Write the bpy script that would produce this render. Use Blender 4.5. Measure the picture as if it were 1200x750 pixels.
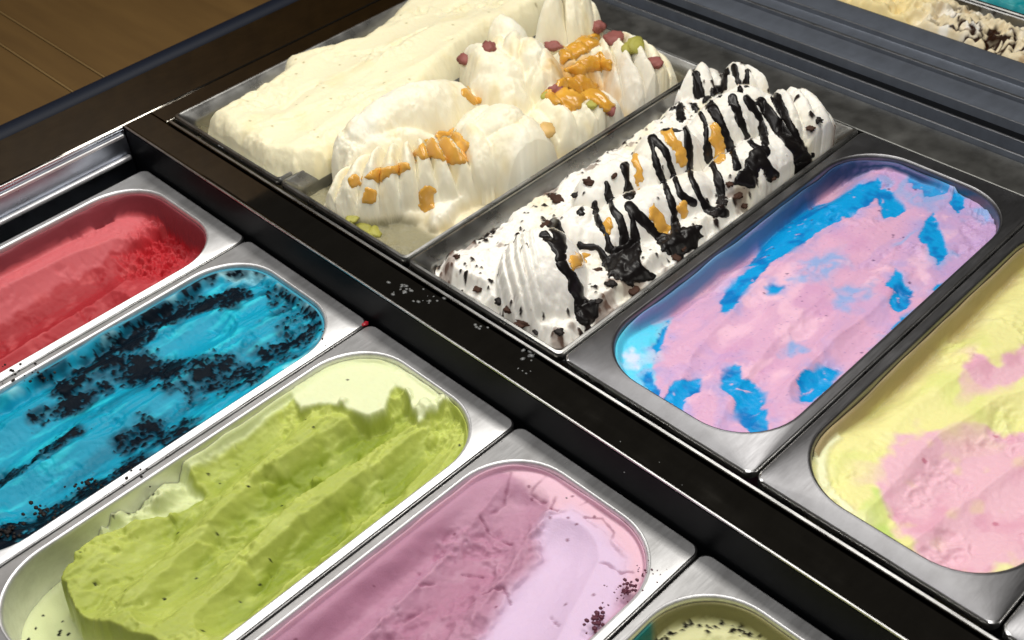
import bpy, bmesh, math, random
import numpy as np
from mathutils import Vector
from mathutils.bvhtree import BVHTree

for o in list(bpy.data.objects): bpy.data.objects.remove(o)
scene = bpy.context.scene
COL = scene.collection

# ------------------------------------------------------------------ camera, light, exposure
CAM = np.array([0.79035, -0.40438, 0.63715]); ANG = (0.84563, 0.06502, 0.78702); FPX = 1434.73
cd = bpy.data.cameras.new('camera'); cam = bpy.data.objects.new('camera', cd); COL.objects.link(cam)
cam.location = CAM; cam.rotation_euler = ANG
cd.sensor_width = 36.0; cd.lens = 36.0 * FPX / 1200.0; cd.clip_start = 0.01; cd.clip_end = 50
cd.dof.use_dof = True; cd.dof.focus_distance = 0.90; cd.dof.aperture_fstop = 13.0
scene.camera = cam
scene.render.resolution_x, scene.render.resolution_y = 1024, 640

wd = bpy.data.worlds.new('World'); scene.world = wd; wd.use_nodes = True
bg = wd.node_tree.nodes['Background']; bg.inputs[0].default_value = (1.0, 0.93, 0.82, 1); bg.inputs[1].default_value = 0.035

def lamp(name, loc, target, sx, sy, power, col):
    ld = bpy.data.lights.new(name, 'AREA'); ld.shape = 'RECTANGLE'; ld.size = sx; ld.size_y = sy
    ld.energy = power; ld.color = col
    o = bpy.data.objects.new(name, ld); COL.objects.link(o); o.location = loc
    o.rotation_euler = (Vector(target) - Vector(loc)).to_track_quat('-Z', 'Y').to_euler()
    return o
lamp('case_lamp_rear', (0.18, 0.42, 1.10), (0.18, 0.10, 0.0), 1.00, 0.20, 10.6, (1.0, 0.965, 0.90))
lamp('case_lamp_front', (0.22, -0.16, 0.72), (0.22, -0.06, 0.0), 1.6, 0.22, 5.5, (1.0, 0.975, 0.94))

scene.view_settings.view_transform = 'Standard'; scene.view_settings.look = 'None'
scene.view_settings.exposure = 0.0; scene.view_settings.gamma = 1.0
scene.view_settings.use_curve_mapping = False

# ------------------------------------------------------------------ maths helpers
def rotm(a):
    rx, ry, rz = a
    cx, sx, cy, sy, cz, sz = math.cos(rx), math.sin(rx), math.cos(ry), math.sin(ry), math.cos(rz), math.sin(rz)
    return (np.array([[cz, -sz, 0], [sz, cz, 0], [0, 0, 1]]) @ np.array([[cy, 0, sy], [0, 1, 0], [-sy, 0, cy]])
            @ np.array([[1, 0, 0], [0, cx, -sx], [0, sx, cx]]))
RM = rotm(ANG)
def ray(x, y): return RM @ np.array([(x - 600) / FPX, -(y - 375) / FPX, -1.0])
def at(x, y, z):                       # a point seen in the photograph, at height z
    d = ray(x, y); t = (z - CAM[2]) / d[2]; return CAM + t * d
def path(pts, z): return np.array([at(x, y, z)[:2] for x, y in pts])

def S(r, g, b):
    c = np.array([r, g, b], float) / 255
    return np.where(c <= 0.04045, c / 12.92, ((c + 0.055) / 1.055) ** 2.4)
def sst(a, b, x):
    t = np.clip((x - a) / (b - a), 0, 1); return t * t * (3 - 2 * t)
def mix(a, b, t): return a + (b - a) * t
def cmix(A, B, t): return A + (B - A) * t[..., None]

_rs = np.random.RandomState(5)
PERM = np.concatenate([_rs.permutation(256)] * 3); GA = _rs.rand(256) * 2 * np.pi
GX, GY = np.cos(GA), np.sin(GA)
def noise(x, y, seed=0):
    x = x + seed * 17.31; y = y + seed * 9.77
    xi = np.floor(x).astype(int); yi = np.floor(y).astype(int); xf = x - xi; yf = y - yi
    u = xf ** 3 * (xf * (xf * 6 - 15) + 10); v = yf ** 3 * (yf * (yf * 6 - 15) + 10)
    def g(i, j, fx, fy):
        h = PERM[PERM[(xi + i) & 255] + ((yi + j) & 255)]; return GX[h] * fx + GY[h] * fy
    return mix(mix(g(0, 0, xf, yf), g(1, 0, xf - 1, yf), u), mix(g(0, 1, xf, yf - 1), g(1, 1, xf - 1, yf - 1), u), v) * 1.5
def fbm(x, y, o=4, seed=0, gain=.5):
    s = 0; a = 1.0; n = 0
    for i in range(o):
        s = s + a * noise(x, y, seed + i * 3.1); n += a; a *= gain; x = x * 2.03; y = y * 2.03
    return s / n
def ridged(x, y, o=4, seed=0):
    s = 0; a = 1.0; n = 0
    for i in range(o):
        s = s + a * (1 - np.abs(noise(x, y, seed + i * 3.1)) * 2); n += a; a *= .5; x = x * 2.1; y = y * 2.1
    return s / n
def worley(x, y, seed=0):
    xi = np.floor(x).astype(int); yi = np.floor(y).astype(int)
    best = np.full(x.shape, 9.0); cid = np.zeros(x.shape)
    for i in (-1, 0, 1):
        for j in (-1, 0, 1):
            h = PERM[PERM[(xi + i + seed * 13) & 255] + ((yi + j + seed * 7) & 255)]
            jx = PERM[h + 11] / 255.0; jy = PERM[h + 57] / 255.0
            d = np.hypot(xi + i + jx - x, yi + j + jy - y)
            m = d < best; best = np.where(m, d, best); cid = np.where(m, PERM[h + 101] / 255.0, cid)
    return best, cid
def dline(X, Y, P, Z=None):            # distance to a polyline (and an interpolated value on it)
    best = np.full(X.shape, 1e9); zz = np.zeros(X.shape); tt = np.zeros(X.shape)
    n = len(P) - 1
    for i in range(n):
        ax, ay = P[i]; dx, dy = P[i + 1] - P[i]; L = dx * dx + dy * dy + 1e-15
        t = np.clip(((X - ax) * dx + (Y - ay) * dy) / L, 0, 1)
        d = np.hypot(X - ax - t * dx, Y - ay - t * dy); m = d < best
        best = np.where(m, d, best); tt = np.where(m, (i + t) / n, tt)
        if Z is not None: zz = np.where(m, Z[i] + (Z[i + 1] - Z[i]) * t, zz)
    return (best, tt) if Z is None else (best, tt, zz)
def sdpoly(X, Y, P):                   # signed distance to a polygon, negative inside
    P = np.asarray(P, float); n = len(P); best = np.full(X.shape, 1e9); ins = np.zeros(X.shape, bool)
    for i in range(n):
        a = P[i]; b = P[(i + 1) % n]; d = b - a; L = d @ d + 1e-15
        t = np.clip(((X - a[0]) * d[0] + (Y - a[1]) * d[1]) / L, 0, 1)
        best = np.minimum(best, np.hypot(X - a[0] - t * d[0], Y - a[1] - t * d[1]))
        c = (a[1] > Y) != (b[1] > Y)
        ins ^= c & (X < (b[0] - a[0]) * (Y - a[1]) / (b[1] - a[1] + 1e-15) + a[0])
    return np.where(ins, -best, best)
def sdrr(X, Y, x0, x1, y0, y1, r):     # rounded rectangle, negative inside
    qx = np.abs(X - (x0 + x1) / 2) - (x1 - x0) / 2 + r; qy = np.abs(Y - (y0 + y1) / 2) - (y1 - y0) / 2 + r
    return np.hypot(np.maximum(qx, 0), np.maximum(qy, 0)) + np.minimum(np.maximum(qx, qy), 0) - r
def scoop(h, X, Y, pts, zs, w, depth): # sweep of a scoop: a parabolic trough cut out of the surface
    d, t, z = dline(X, Y, pts, zs); return np.minimum(h, z + depth * (d / w) ** 2)

# ------------------------------------------------------------------ materials
def newmat(name):
    m = bpy.data.materials.new(name); m.use_nodes = True
    return m, m.node_tree.nodes, m.node_tree.links, m.node_tree.nodes['Principled BSDF']
def metal(name, col, rough, var=.06, brush=(40, 40, 40), bump=.0, smudge=0.0):
    m, N, L, b = newmat(name)
    b.inputs['Metallic'].default_value = 1; b.inputs['Base Color'].default_value = (*col, 1)
    tc = N.new('ShaderNodeTexCoord'); mp = N.new('ShaderNodeMapping'); mp.inputs['Scale'].default_value = brush
    L.new(tc.outputs['Object'], mp.inputs[0])
    n = N.new('ShaderNodeTexNoise'); n.inputs['Scale'].default_value = 1; n.inputs['Detail'].default_value = 5
    L.new(mp.outputs[0], n.inputs['Vector'])
    r = N.new('ShaderNodeMapRange'); r.inputs['From Min'].default_value = .3; r.inputs['From Max'].default_value = .7
    r.inputs['To Min'].default_value = max(rough - var, .01); r.inputs['To Max'].default_value = rough + var
    L.new(n.outputs[0], r.inputs['Value'])
    n2 = N.new('ShaderNodeTexNoise'); n2.inputs['Scale'].default_value = 23; n2.inputs['Detail'].default_value = 6
    L.new(tc.outputs['Object'], n2.inputs['Vector'])
    r2 = N.new('ShaderNodeMapRange'); r2.inputs['From Min'].default_value = .52; r2.inputs['From Max'].default_value = .75
    r2.inputs['To Min'].default_value = 0; r2.inputs['To Max'].default_value = smudge
    L.new(n2.outputs[0], r2.inputs['Value'])
    ad = N.new('ShaderNodeMath'); ad.operation = 'ADD'; L.new(r.outputs[0], ad.inputs[0]); L.new(r2.outputs[0], ad.inputs[1])
    L.new(ad.outputs[0], b.inputs['Roughness'])
    # dried smears and water marks
    mp3 = N.new('ShaderNodeMapping'); mp3.inputs['Scale'].default_value = (70, 30, 40); mp3.inputs['Rotation'].default_value = (0, 0, .5); L.new(tc.outputs['Object'], mp3.inputs[0])
    n3 = N.new('ShaderNodeTexNoise'); n3.inputs['Scale'].default_value = 1; n3.inputs['Detail'].default_value = 7; n3.inputs['Roughness'].default_value = .7; L.new(mp3.outputs[0], n3.inputs['Vector'])
    r3 = N.new('ShaderNodeMapRange'); r3.inputs['From Min'].default_value = .42; r3.inputs['From Max'].default_value = .72; r3.inputs['To Min'].default_value = 0; r3.inputs['To Max'].default_value = .55
    L.new(n3.outputs[0], r3.inputs['Value'])
    mc = N.new('ShaderNodeMix'); mc.data_type = 'RGBA'; mc.inputs['A'].default_value = (*col, 1); mc.inputs['B'].default_value = (col[0] * .62, col[1] * .61, col[2] * .60, 1)
    L.new(r3.outputs[0], mc.inputs['Factor']); L.new(mc.outputs['Result'], b.inputs['Base Color'])
    if bump:
        bp = N.new('ShaderNodeBump'); bp.inputs['Strength'].default_value = bump; bp.inputs['Distance'].default_value = .0005
        L.new(n.outputs[0], bp.inputs['Height']); L.new(bp.outputs[0], b.inputs['Normal'])
    return m
def simple(name, col, rough, spec=.5, sss=0, coat=0, bump=0, bscale=400, var=0):
    m, N, L, b = newmat(name)
    b.inputs['Base Color'].default_value = (*col, 1); b.inputs['Roughness'].default_value = rough
    b.inputs['Specular IOR Level'].default_value = spec; b.inputs['Coat Weight'].default_value = coat
    if sss: b.inputs['Subsurface Weight'].default_value = sss; b.inputs['Subsurface Radius'].default_value = (.004, .003, .002); b.inputs['Subsurface Scale'].default_value = 1
    tc = N.new('ShaderNodeTexCoord')
    n = N.new('ShaderNodeTexNoise'); n.inputs['Scale'].default_value = bscale; n.inputs['Detail'].default_value = 4
    L.new(tc.outputs['Object'], n.inputs['Vector'])
    if bump:
        bp = N.new('ShaderNodeBump'); bp.inputs['Strength'].default_value = bump; bp.inputs['Distance'].default_value = .0008
        L.new(n.outputs[0], bp.inputs['Height']); L.new(bp.outputs[0], b.inputs['Normal'])
    if var:
        mx = N.new('ShaderNodeMix'); mx.data_type = 'RGBA'
        mx.inputs['A'].default_value = (*[c * (1 - var) for c in col], 1); mx.inputs['B'].default_value = (*[min(c * (1 + var), .9) for c in col], 1)
        n3 = N.new('ShaderNodeTexNoise'); n3.inputs['Scale'].default_value = 60; L.new(tc.outputs['Object'], n3.inputs['Vector'])
        L.new(n3.outputs[0], mx.inputs['Factor']); L.new(mx.outputs['Result'], b.inputs['Base Color'])
    return m
def gel(name, rough=.42, sss=.28, bump=.55, scale=1000):
    m, N, L, b = newmat(name)
    a = N.new('ShaderNodeAttribute'); a.attribute_name = 'Col'; L.new(a.outputs['Color'], b.inputs['Base Color'])
    tc = N.new('ShaderNodeTexCoord')
    n = N.new('ShaderNodeTexNoise'); n.inputs['Scale'].default_value = scale; n.inputs['Detail'].default_value = 5; n.inputs['Roughness'].default_value = .65
    L.new(tc.outputs['Object'], n.inputs['Vector'])
    r = N.new('ShaderNodeMapRange'); r.inputs['To Min'].default_value = rough - .12; r.inputs['To Max'].default_value = rough + .16
    n2 = N.new('ShaderNodeTexNoise'); n2.inputs['Scale'].default_value = 90; n2.inputs['Detail'].default_value = 3
    L.new(tc.outputs['Object'], n2.inputs['Vector']); L.new(n2.outputs[0], r.inputs['Value']); L.new(r.outputs[0], b.inputs['Roughness'])
    bp = N.new('ShaderNodeBump'); bp.inputs['Strength'].default_value = bump; bp.inputs['Distance'].default_value = .0006
    L.new(n.outputs[0], bp.inputs['Height']); L.new(bp.outputs[0], b.inputs['Normal'])
    b.inputs['Subsurface Weight'].default_value = sss; b.inputs['Subsurface Radius'].default_value = (.005, .004, .003)
    b.inputs['Subsurface Scale'].default_value = .8
    bw = N.new('ShaderNodeRGBToBW'); L.new(a.outputs['Color'], bw.inputs[0])
    rs = N.new('ShaderNodeMapRange'); rs.inputs['From Min'].default_value = 0; rs.inputs['From Max'].default_value = .12
    rs.inputs['To Min'].default_value = .04; rs.inputs['To Max'].default_value = .24
    L.new(bw.outputs[0], rs.inputs['Value']); L.new(rs.outputs[0], b.inputs['Specular IOR Level'])
    return m
M_PAN = metal('brushed_steel_pan', (.80, .80, .81), .46, .04, (900, 60, 200), .06, .10)
M_PAN.node_tree.nodes['Principled BSDF'].inputs['Metallic'].default_value = .8
M_PAN_D = metal('dull_steel_pan', (.21, .21, .22), .40, .04, (900, 60, 200), .06, .10)
M_STRIP = metal('dark_back_strip', (.24, .24, .23), .42, .05, (60, 60, 60), .05, .1)
M_TRAY = metal('worn_steel_tray', (.38, .38, .37), .30, .06, (60, 60, 60), .05, .15)
M_FRAME = metal('mirror_steel_frame', (.24, .225, .20), .05, .02, (15, 90, 40), 0, .05)
M_WELL = metal('polished_well_steel', (.55, .56, .58), .12, .03, (20, 60, 20), 0, .1)
M_RAIL = metal('anodised_track', (.125, .142, .175), .36, .05, (8, 300, 300), .05, .05)
M_RAIL.node_tree.nodes['Principled BSDF'].inputs['Metallic'].default_value = .35
M_BLACK = simple('black_gloss_panel', (.004, .0045, .0055), .45, .04)
M_GASKET = simple('dark_gasket', (.004, .007, .016), .55, .2)
M_GEL = gel('gelato'); M_GEL_S = gel('soft_gelato', .38, .28, .32, 650); M_GEL_R = gel('crumbly_gelato', .40, .1, .6, 1100)
M_CHOC = simple('chocolate_sauce', (.007, .0055, .0055), .34, .3)
M_CARA = simple('caramel_sauce', tuple(S(220, 168, 78)), .16, .5, .5, .2, .2, 200, .22)
M_HONEY = simple('candied_peel', tuple(S(214, 158, 60)), .22, .5, .5, .2, .5, 180, .4)
M_NUTR = simple('pink_nut', tuple(S(142, 84, 78)), .6, .4, 0, 0, .4, 300, .3)
M_NUTG = simple('green_nut', tuple(S(168, 164, 78)), .6, .4, 0, 0, .4, 300, .2)
M_CRUMB = simple('cookie_crumb', (.014, .010, .009), .6, .3, 0, 0, .6, 900)
M_ICE = simple('frost_drop', (.16, .165, .165), .35, .5)
M_REDDROP = simple('red_drop', tuple(S(205, 45, 60)), .3)
M_WOOD = None

# ------------------------------------------------------------------ mesh helpers
def obj(name, me, mat, parent=None, smooth=True):
    o = bpy.data.objects.new(name, me); COL.objects.link(o)
    if mat and not me.materials: me.materials.append(mat)
    if parent: o.parent = parent
    if smooth and me.polygons: me.polygons.foreach_set('use_smooth', [True] * len(me.polygons))
    return o
def empty(name, loc, label, cat, group=None):
    o = bpy.data.objects.new(name, None); COL.objects.link(o); o.location = loc; o.empty_display_size = .02
    tag(o, label, cat, group); return o
def tag(o, label, cat, group=None):
    o['label'] = label; o['category'] = cat
    if group: o['group'] = group
def box(name, x0, x1, y0, y1, z0, z1, mat, parent=None, bev=.0012, seg=3):
    bm = bmesh.new(); bmesh.ops.create_cube(bm, size=1)
    for v in bm.verts: v.co = Vector(((x0 + x1) / 2 + v.co.x * (x1 - x0), (y0 + y1) / 2 + v.co.y * (y1 - y0), (z0 + z1) / 2 + v.co.z * (z1 - z0)))
    if bev: bmesh.ops.bevel(bm, geom=bm.edges[:], offset=bev, segments=seg, profile=.5, affect='EDGES')
    me = bpy.data.meshes.new(name); bm.to_mesh(me); bm.free()
    return obj(name, me, mat, parent, False)
def loop_rr(x0, x1, y0, y1, r, z, n=12):
    out = []
    for cx, cy, a0 in ((x1 - r, y1 - r, 0), (x0 + r, y1 - r, 90), (x0 + r, y0 + r, 180), (x1 - r, y0 + r, 270)):
        for i in range(n + 1):
            a = math.radians(a0 + 90 * i / n); out.append((cx + r * math.cos(a), cy + r * math.sin(a), z))
    return out
def loft(name, loops, mat, parent, cap=True):
    n = len(loops[0]); vs = [v for l in loops for v in l]; fs = []
    for i in range(len(loops) - 1):
        for j in range(n):
            k = (j + 1) % n; fs.append((i * n + j, i * n + k, (i + 1) * n + k, (i + 1) * n + j))
    if cap: fs.append(tuple((len(loops) - 1) * n + j for j in range(n)))
    me = bpy.data.meshes.new(name); me.from_pydata(vs, [], fs); me.update()
    bm = bmesh.new(); bm.from_mesh(me); bmesh.ops.recalc_face_normals(bm, faces=bm.faces); bm.to_mesh(me); bm.free()
    o = obj(name, me, mat, parent)
    if hasattr(me, 'set_sharp_from_angle'): me.set_sharp_from_angle(angle=math.radians(40))
    return o

M_EDGE = metal('polished_edge_glint', (.72, .72, .72), .30, .05)  # brighter steel puts the highlight line of the edges into the colour
P = 0.167; ZR = 0.0418; XR = -0.161
FX = [k * P for k in range(-1, 5)]
GAP = .0009
def pan(x0, y0, y1, z, mat, label, sx=.0085, sy=.0150, r=.048, depth=.12, group=None):
    t = empty('gelato_pan', (x0 + P / 2, (y0 + y1) / 2, z - depth), label, 'pan', group)
    c = np.array([x0 + P / 2, (y0 + y1) / 2, z - depth])
    def L(ix, iy, rr, dz): return [tuple(np.array(p) - c) for p in loop_rr(x0 + ix, x0 + P - ix, y0 + iy, y1 - iy, rr, z + dz)]
    g = GAP
    rim = [L(g + .0004, g + .0004, .007, -.0065), L(g, g, .0075, -.0018), L(g + .0004, g + .0004, .007, -.0007), L(g + .0014, g + .0014, .007, 0),
           L(sx - .0022, sy - .0022, r + .002, 0), L(sx - .0012, sy - .0012, r + .001, .0006), L(sx - .0003, sy - .0003, r, .0003),
           L(sx + .0004, sy + .0004, r, -.0008), L(sx + .0007, sy + .0007, r, -.0025)]
    ro = loft('rim', rim[2:], mat, t, cap=False)
    loft('rim_edge', [L(g + .0003, g + .0003, .007, -.0065), *rim[1:3], L(g + .0013, g + .0013, .007, -.00002)], M_EDGE, t, cap=False)  # paler band painting the highlight along the outer rim
    wall = [L(sx + .0007, sy + .0007, r, -.0025), L(sx + .0012, sy + .0012, r, -.06), L(sx + .006, sy + .006, r, -.112), L(sx + .014, sy + .014, r - .005, -.12)]
    loft('basin', wall, mat, t)
    return t
def tray(x0, y0, y1, z, mat, label, depth=.10):
    t = empty('gelato_tray', (x0 + P / 2, (y0 + y1) / 2, z - depth), label, 'tray', 'rectangular trays of the rear row')
    c = np.array([x0 + P / 2, (y0 + y1) / 2, z - depth])
    def L(i, rr, dz): return [tuple(np.array(p) - c) for p in loop_rr(x0 + i, x0 + P - i, y0 + i, y1 - i, rr, z + dz, 6)]
    g = GAP
    loft('rim', [L(g, .005, -.006), L(g, .005, -.0012), L(g + .0008, .0045, 0), L(g + .0028, .004, .0003), L(g + .0036, .004, -.0006)], mat, t, cap=False)
    loft('basin', [L(g + .0036, .004, -.0006), L(.0062, .008, -.0035), L(.011, .008, -.0085), L(.0125, .009, -.012), L(.017, .012, -depth + .004), L(.02, .012, -depth)], mat, t)
    return t

def gridmesh(name, V, C, mat, parent=None):
    ny, nx = V.shape[:2]
    me = bpy.data.meshes.new(name)
    nv = ny * nx; idx = np.arange(nv).reshape(ny, nx)
    q = np.stack([idx[:-1, :-1], idx[:-1, 1:], idx[1:, 1:], idx[1:, :-1]], -1).reshape(-1, 4)
    me.vertices.add(nv); me.vertices.foreach_set('co', V.reshape(-1).astype(np.float32))
    me.loops.add(q.size); me.loops.foreach_set('vertex_index', q.reshape(-1).astype(np.int32))
    me.polygons.add(len(q)); me.polygons.foreach_set('loop_start', (np.arange(len(q)) * 4).astype(np.int32))
    me.update(calc_edges=True)
    ca = me.color_attributes.new('Col', 'FLOAT_COLOR', 'POINT')
    ca.data.foreach_set('color', np.concatenate([np.clip(C.reshape(-1, 3), .002, .88), np.ones((nv, 1))], 1).reshape(-1).astype(np.float32))
    me.validate()
    return obj(name, me, mat, parent)

def gelato(name, label, x0, x1, y0, y1, r, z, func, mat, skirt=.03, res=.001, group=None):
    ny = int((y1 - y0) / res); nx = int((x1 - x0) / res)
    s = np.linspace(0, 1, ny); ys = mix(y0, y1, mix(s, (1 - np.cos(np.pi * s)) / 2, .25))
    dy = np.maximum(0, np.maximum(y0 + r - ys, ys - (y1 - r)))
    hw = (x1 - x0) / 2 - r + np.sqrt(np.maximum(r * r - dy * dy, 0))
    u = np.linspace(-1, 1, nx)
    X = (x0 + x1) / 2 + hw[:, None] * u[None, :]; Y = np.repeat(ys[:, None], nx, 1)
    e = -sdrr(X, Y, x0, x1, y0, y1, r)
    H, C = func(X, Y, e)
    V = np.stack([X, Y, z + H], -1)
    # skirt: outer ring of the same grid dropped down
    def pad(A):
        A = np.concatenate([A[:1], A, A[-1:]], 0); return np.concatenate([A[:, :1], A, A[:, -1:]], 1)
    V = pad(V); C = pad(C)
    low = z + H.min() - skirt
    for sl in ((0, slice(None)), (-1, slice(None)), (slice(None), 0), (slice(None), -1)): V[sl][..., 2] = low
    org = np.array([(x0 + x1) / 2, (y0 + y1) / 2, low])
    o = gridmesh(name, V - org, C, mat); o.location = org
    tag(o, label, 'ice cream', group)
    return o

# ------------------------------------------------------------------ the case
ZF = 0.0365
M_SIDE = metal('side_wall_steel', (.34, .37, .43), .30, .05, (15, 40, 40), 0, .1)
case = empty('display_case', (0.25, 0.2, -.13), 'mirror steel gelato display case frame with dark glossy divider between two rows of pans', 'display case')
CO = Vector(case.location)
def cbox(name, *a, **k):
    o = box(name, *a, **k); o.parent = case; o.location = -CO; return o
cbox('divider_bar', -.1905, 1.1, .0034, .0312, -.13, ZF, M_FRAME, bev=.0016)
cbox('divider_face', -.1900, 1.1, .0010, .0032, -.13, ZF - .0018, M_BLACK, bev=.0004)
cbox('divider_edge', -.1900, 1.1, .0014, .0032, ZF - .0016, ZF - .0002, M_EDGE, bev=.0006)
cbox('divider_lip', -.1600, 1.1, .0318, .0352, -.13, ZF + .0016, M_FRAME, bev=.0005)
cbox('lip_glint', -.1600, 1.1, .0324, .0346, ZF + .0016, ZF + .0024, M_EDGE, bev=.0003)  # bright strip added as the lip's highlight line
cbox('side_wall', -.1912, -.1896, -.75, .0005, -.13, ZF - .0030, M_SIDE, bev=.0004)
cbox('side_edge', -.1912, -.1896, -.75, .0005, ZF - .0028, ZF - .0002, M_EDGE, bev=.0007)
cbox('side_panel', -.262, -.1915, -.75, .62, -.13, ZF, M_FRAME, bev=.0016)
cbox('corner_panel', -.1905, -.1640, .0320, .44, -.13, ZF - .0003, M_FRAME, bev=.0008)
cbox('back_strip', -.163, 1.1, .4180, .4590, -.13, ZF + .003, M_STRIP, bev=.0010)
cbox('front_well_floor', -.19, 1.1, -.75, .0, -.1335, -.1215, M_WELL, bev=0)
cbox('rear_well_floor', -.163, 1.1, .036, .417, ZR - .1345, ZR - .1215, M_WELL, bev=0)
cbox('support_bar', -.1894, -.1842, -.75, -.002, .0030, .0080, M_PAN, bev=.0018)
cbox('support_bar', -.1892, -.1868, -.75, -.002, 0.0265, .0300, M_PAN, bev=.0008)
cbox('support_bar', -.1892, -.1690, -.75, -.002, -.13, -.016, M_BLACK, bev=.0022)

# grooved sliding track behind the rear row
prof = [(.4600, .020), (.4600, .0440), (.4622, .0440), (.4622, .0300), (.4770, .0300), (.4770, .0455), (.4795, .0455), (.4795, .0370),
        (.4975, .0370), (.4975, .0480), (.5280, .0480), (.5280, .0440), (.5315, .0440), (.5315, .0492), (.5350, .0492), (.5350, .0455),
        (.5560, .0455), (.5560, .0505), (.5860, .0505), (.5885, .046), (.5885, .020)]
bm = bmesh.new(); xs = (-.6, 1.3)
rows = [[bm.verts.new((x, y, z)) for (y, z) in prof] for x in xs]
for i in range(len(prof) - 1): bm.faces.new((rows[0][i], rows[1][i], rows[1][i + 1], rows[0][i + 1]))
bmesh.ops.recalc_face_normals(bm, faces=bm.faces)
bmesh.ops.bevel(bm, geom=[e for e in bm.edges if abs(e.verts[0].co.x - e.verts[1].co.x) > 1], offset=.0010, segments=2, affect='EDGES', profile=.5)
me = bpy.data.meshes.new('sliding_track'); bm.to_mesh(me); bm.free()
o = obj('sliding_track', me, M_RAIL, case, True); o.location = -CO; me.set_sharp_from_angle(angle=math.radians(30))

M_LIP_GLINT = metal('track_lip_glint', (.42, .43, .46), .35, .05)  # pale metal paints the bright glint along the track lips
for y0_, y1_, z_ in ((.4602, .4620, .0440), (.4772, .4793, .0455), (.5317, .5348, .0492)): cbox('track_lip_glint', -.6, 1.3, y0_, y1_, z_ - .0004, z_ + .0005, M_LIP_GLINT, bev=.0003)
for y0_, y1_, z_ in ((.4624, .4768, .0345), (.4797, .4973, .0395), (.5282, .5313, .0446)): cbox('groove_shade', -.6, 1.3, y0_, y1_, .028, z_, M_BLACK, bev=.0003)  # black strips added to paint the shade inside the grooves
cbox('track_lip_glint', -.6, 1.3, .4976, .4990, .0476, .0484, M_LIP_GLINT, bev=.0003)
cbox('track_lip_glint', -.6, 1.3, .5561, .5574, .0501, .0509, M_LIP_GLINT, bev=.0003)

# dark rounded gasket along the side, under the side glass
bm = bmesh.new(); gp = []
for i in range(13):
    a = math.pi * i / 12; gp.append((-.2755 + .0125 * math.cos(a), .030 + .010 * math.sin(a)))
gp = [(-.2625, -.02)] + gp + [(-.2885, -.02)]
rows = [[bm.verts.new((x, y, z)) for (x, z) in gp] for y in (-.75, 1.2)]
for i in range(len(gp) - 1): bm.faces.new((rows[0][i], rows[0][i + 1], rows[1][i + 1], rows[1][i]))
bmesh.ops.recalc_face_normals(bm, faces=bm.faces)
me = bpy.data.meshes.new('gasket'); bm.to_mesh(me); bm.free()
o = obj('gasket', me, M_GASKET, case, True); o.location = -CO

# brown counter beyond the case, painting a blurred glossy reflection as planks
def woodmat(name, c1, c2, rough):
    m, N, L, b = newmat(name)
    tc = N.new('ShaderNodeTexCoord'); mp = N.new('ShaderNodeMapping'); mp.inputs['Scale'].default_value = (3, 26, 20)
    L.new(tc.outputs['Object'], mp.inputs[0])
    n = N.new('ShaderNodeTexNoise'); n.inputs['Scale'].default_value = 1.6; n.inputs['Detail'].default_value = 6; L.new(mp.outputs[0], n.inputs['Vector'])
    cr = N.new('ShaderNodeValToRGB'); cr.color_ramp.elements[0].color = (*c1, 1); cr.color_ramp.elements[1].color = (*c2, 1)
    cr.color_ramp.elements[0].position = .3; cr.color_ramp.elements[1].position = .75
    L.new(n.outputs[0], cr.inputs[0]); L.new(cr.outputs[0], b.inputs['Base Color'])
    b.inputs['Roughness'].default_value = rough
    return m
M_WOOD = woodmat('reflection_brown', tuple(S(82, 60, 29)), tuple(S(98, 74, 38)), .45)
ctop = bpy.data.objects.new('reflection_counter', None); COL.objects.link(ctop); ctop.location = (-.6, .1, -.02); ctop['kind'] = 'structure'
ys = [-.9, -.45, -.165, .019, .056, .30, .62, 1.0]
for i in range(len(ys) - 1):
    o = box('reflection_plank', -1.3, -.2895, ys[i] + .0012, ys[i + 1] - .0012, -.02, .012, M_WOOD, None, bev=.002)
    o.parent = ctop; o.location = -Vector(ctop.location)
M_REFL_LINE = woodmat('pale_reflection_line', tuple(S(104, 82, 46)), tuple(S(118, 94, 56)), .6)  # paler lines of the painted reflection
for y in (.019, .056):
    o = box('reflection_line', -1.3, -.2895, y - .0011, y + .0011, -.02, .0122, M_REFL_LINE, None, bev=.0003); o.parent = ctop; o.location = -Vector(ctop.location)
wall = box('wall', -.64, -.605, -.9, 1.2, .0125, .50, M_WOOD, None, bev=.002); wall['kind'] = 'structure'  # out of view, added so the steel frame reflects brown

# ------------------------------------------------------------------ pans and trays
Y0, Y1 = -.36, 0.0
fl = ['steel pan beside the case side wall, holding red sorbet', 'steel pan holding bright blue gelato', 'steel pan holding carved green gelato',
      'steel pan holding mauve berry gelato', 'steel pan holding olive green gelato']
for k in range(5): pan(FX[k], Y0, Y1, 0, M_PAN, fl[k], group='pans of the lower row')
RY0, RY1 = .0372, .4165
tl = ['rectangular steel tray under the plain cream slab', 'rectangular steel tray under the vanilla scoops with caramel', 'rectangular steel tray under the chocolate striped gelato']
for k in range(3): tray(XR + k * P, RY0, RY1, ZR, M_TRAY, tl[k])
pl = ['dull steel pan holding pink and blue gelato', 'dull steel pan holding pink and yellow gelato', 'dull steel pan standing past the pink and yellow gelato, farthest from the cream slab']
for k in range(3): pan(XR + (3 + k) * P, RY0, RY1, ZR, M_PAN_D, pl[k], sx=.0095, sy=.0170, group='pans of the raised row')

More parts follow.
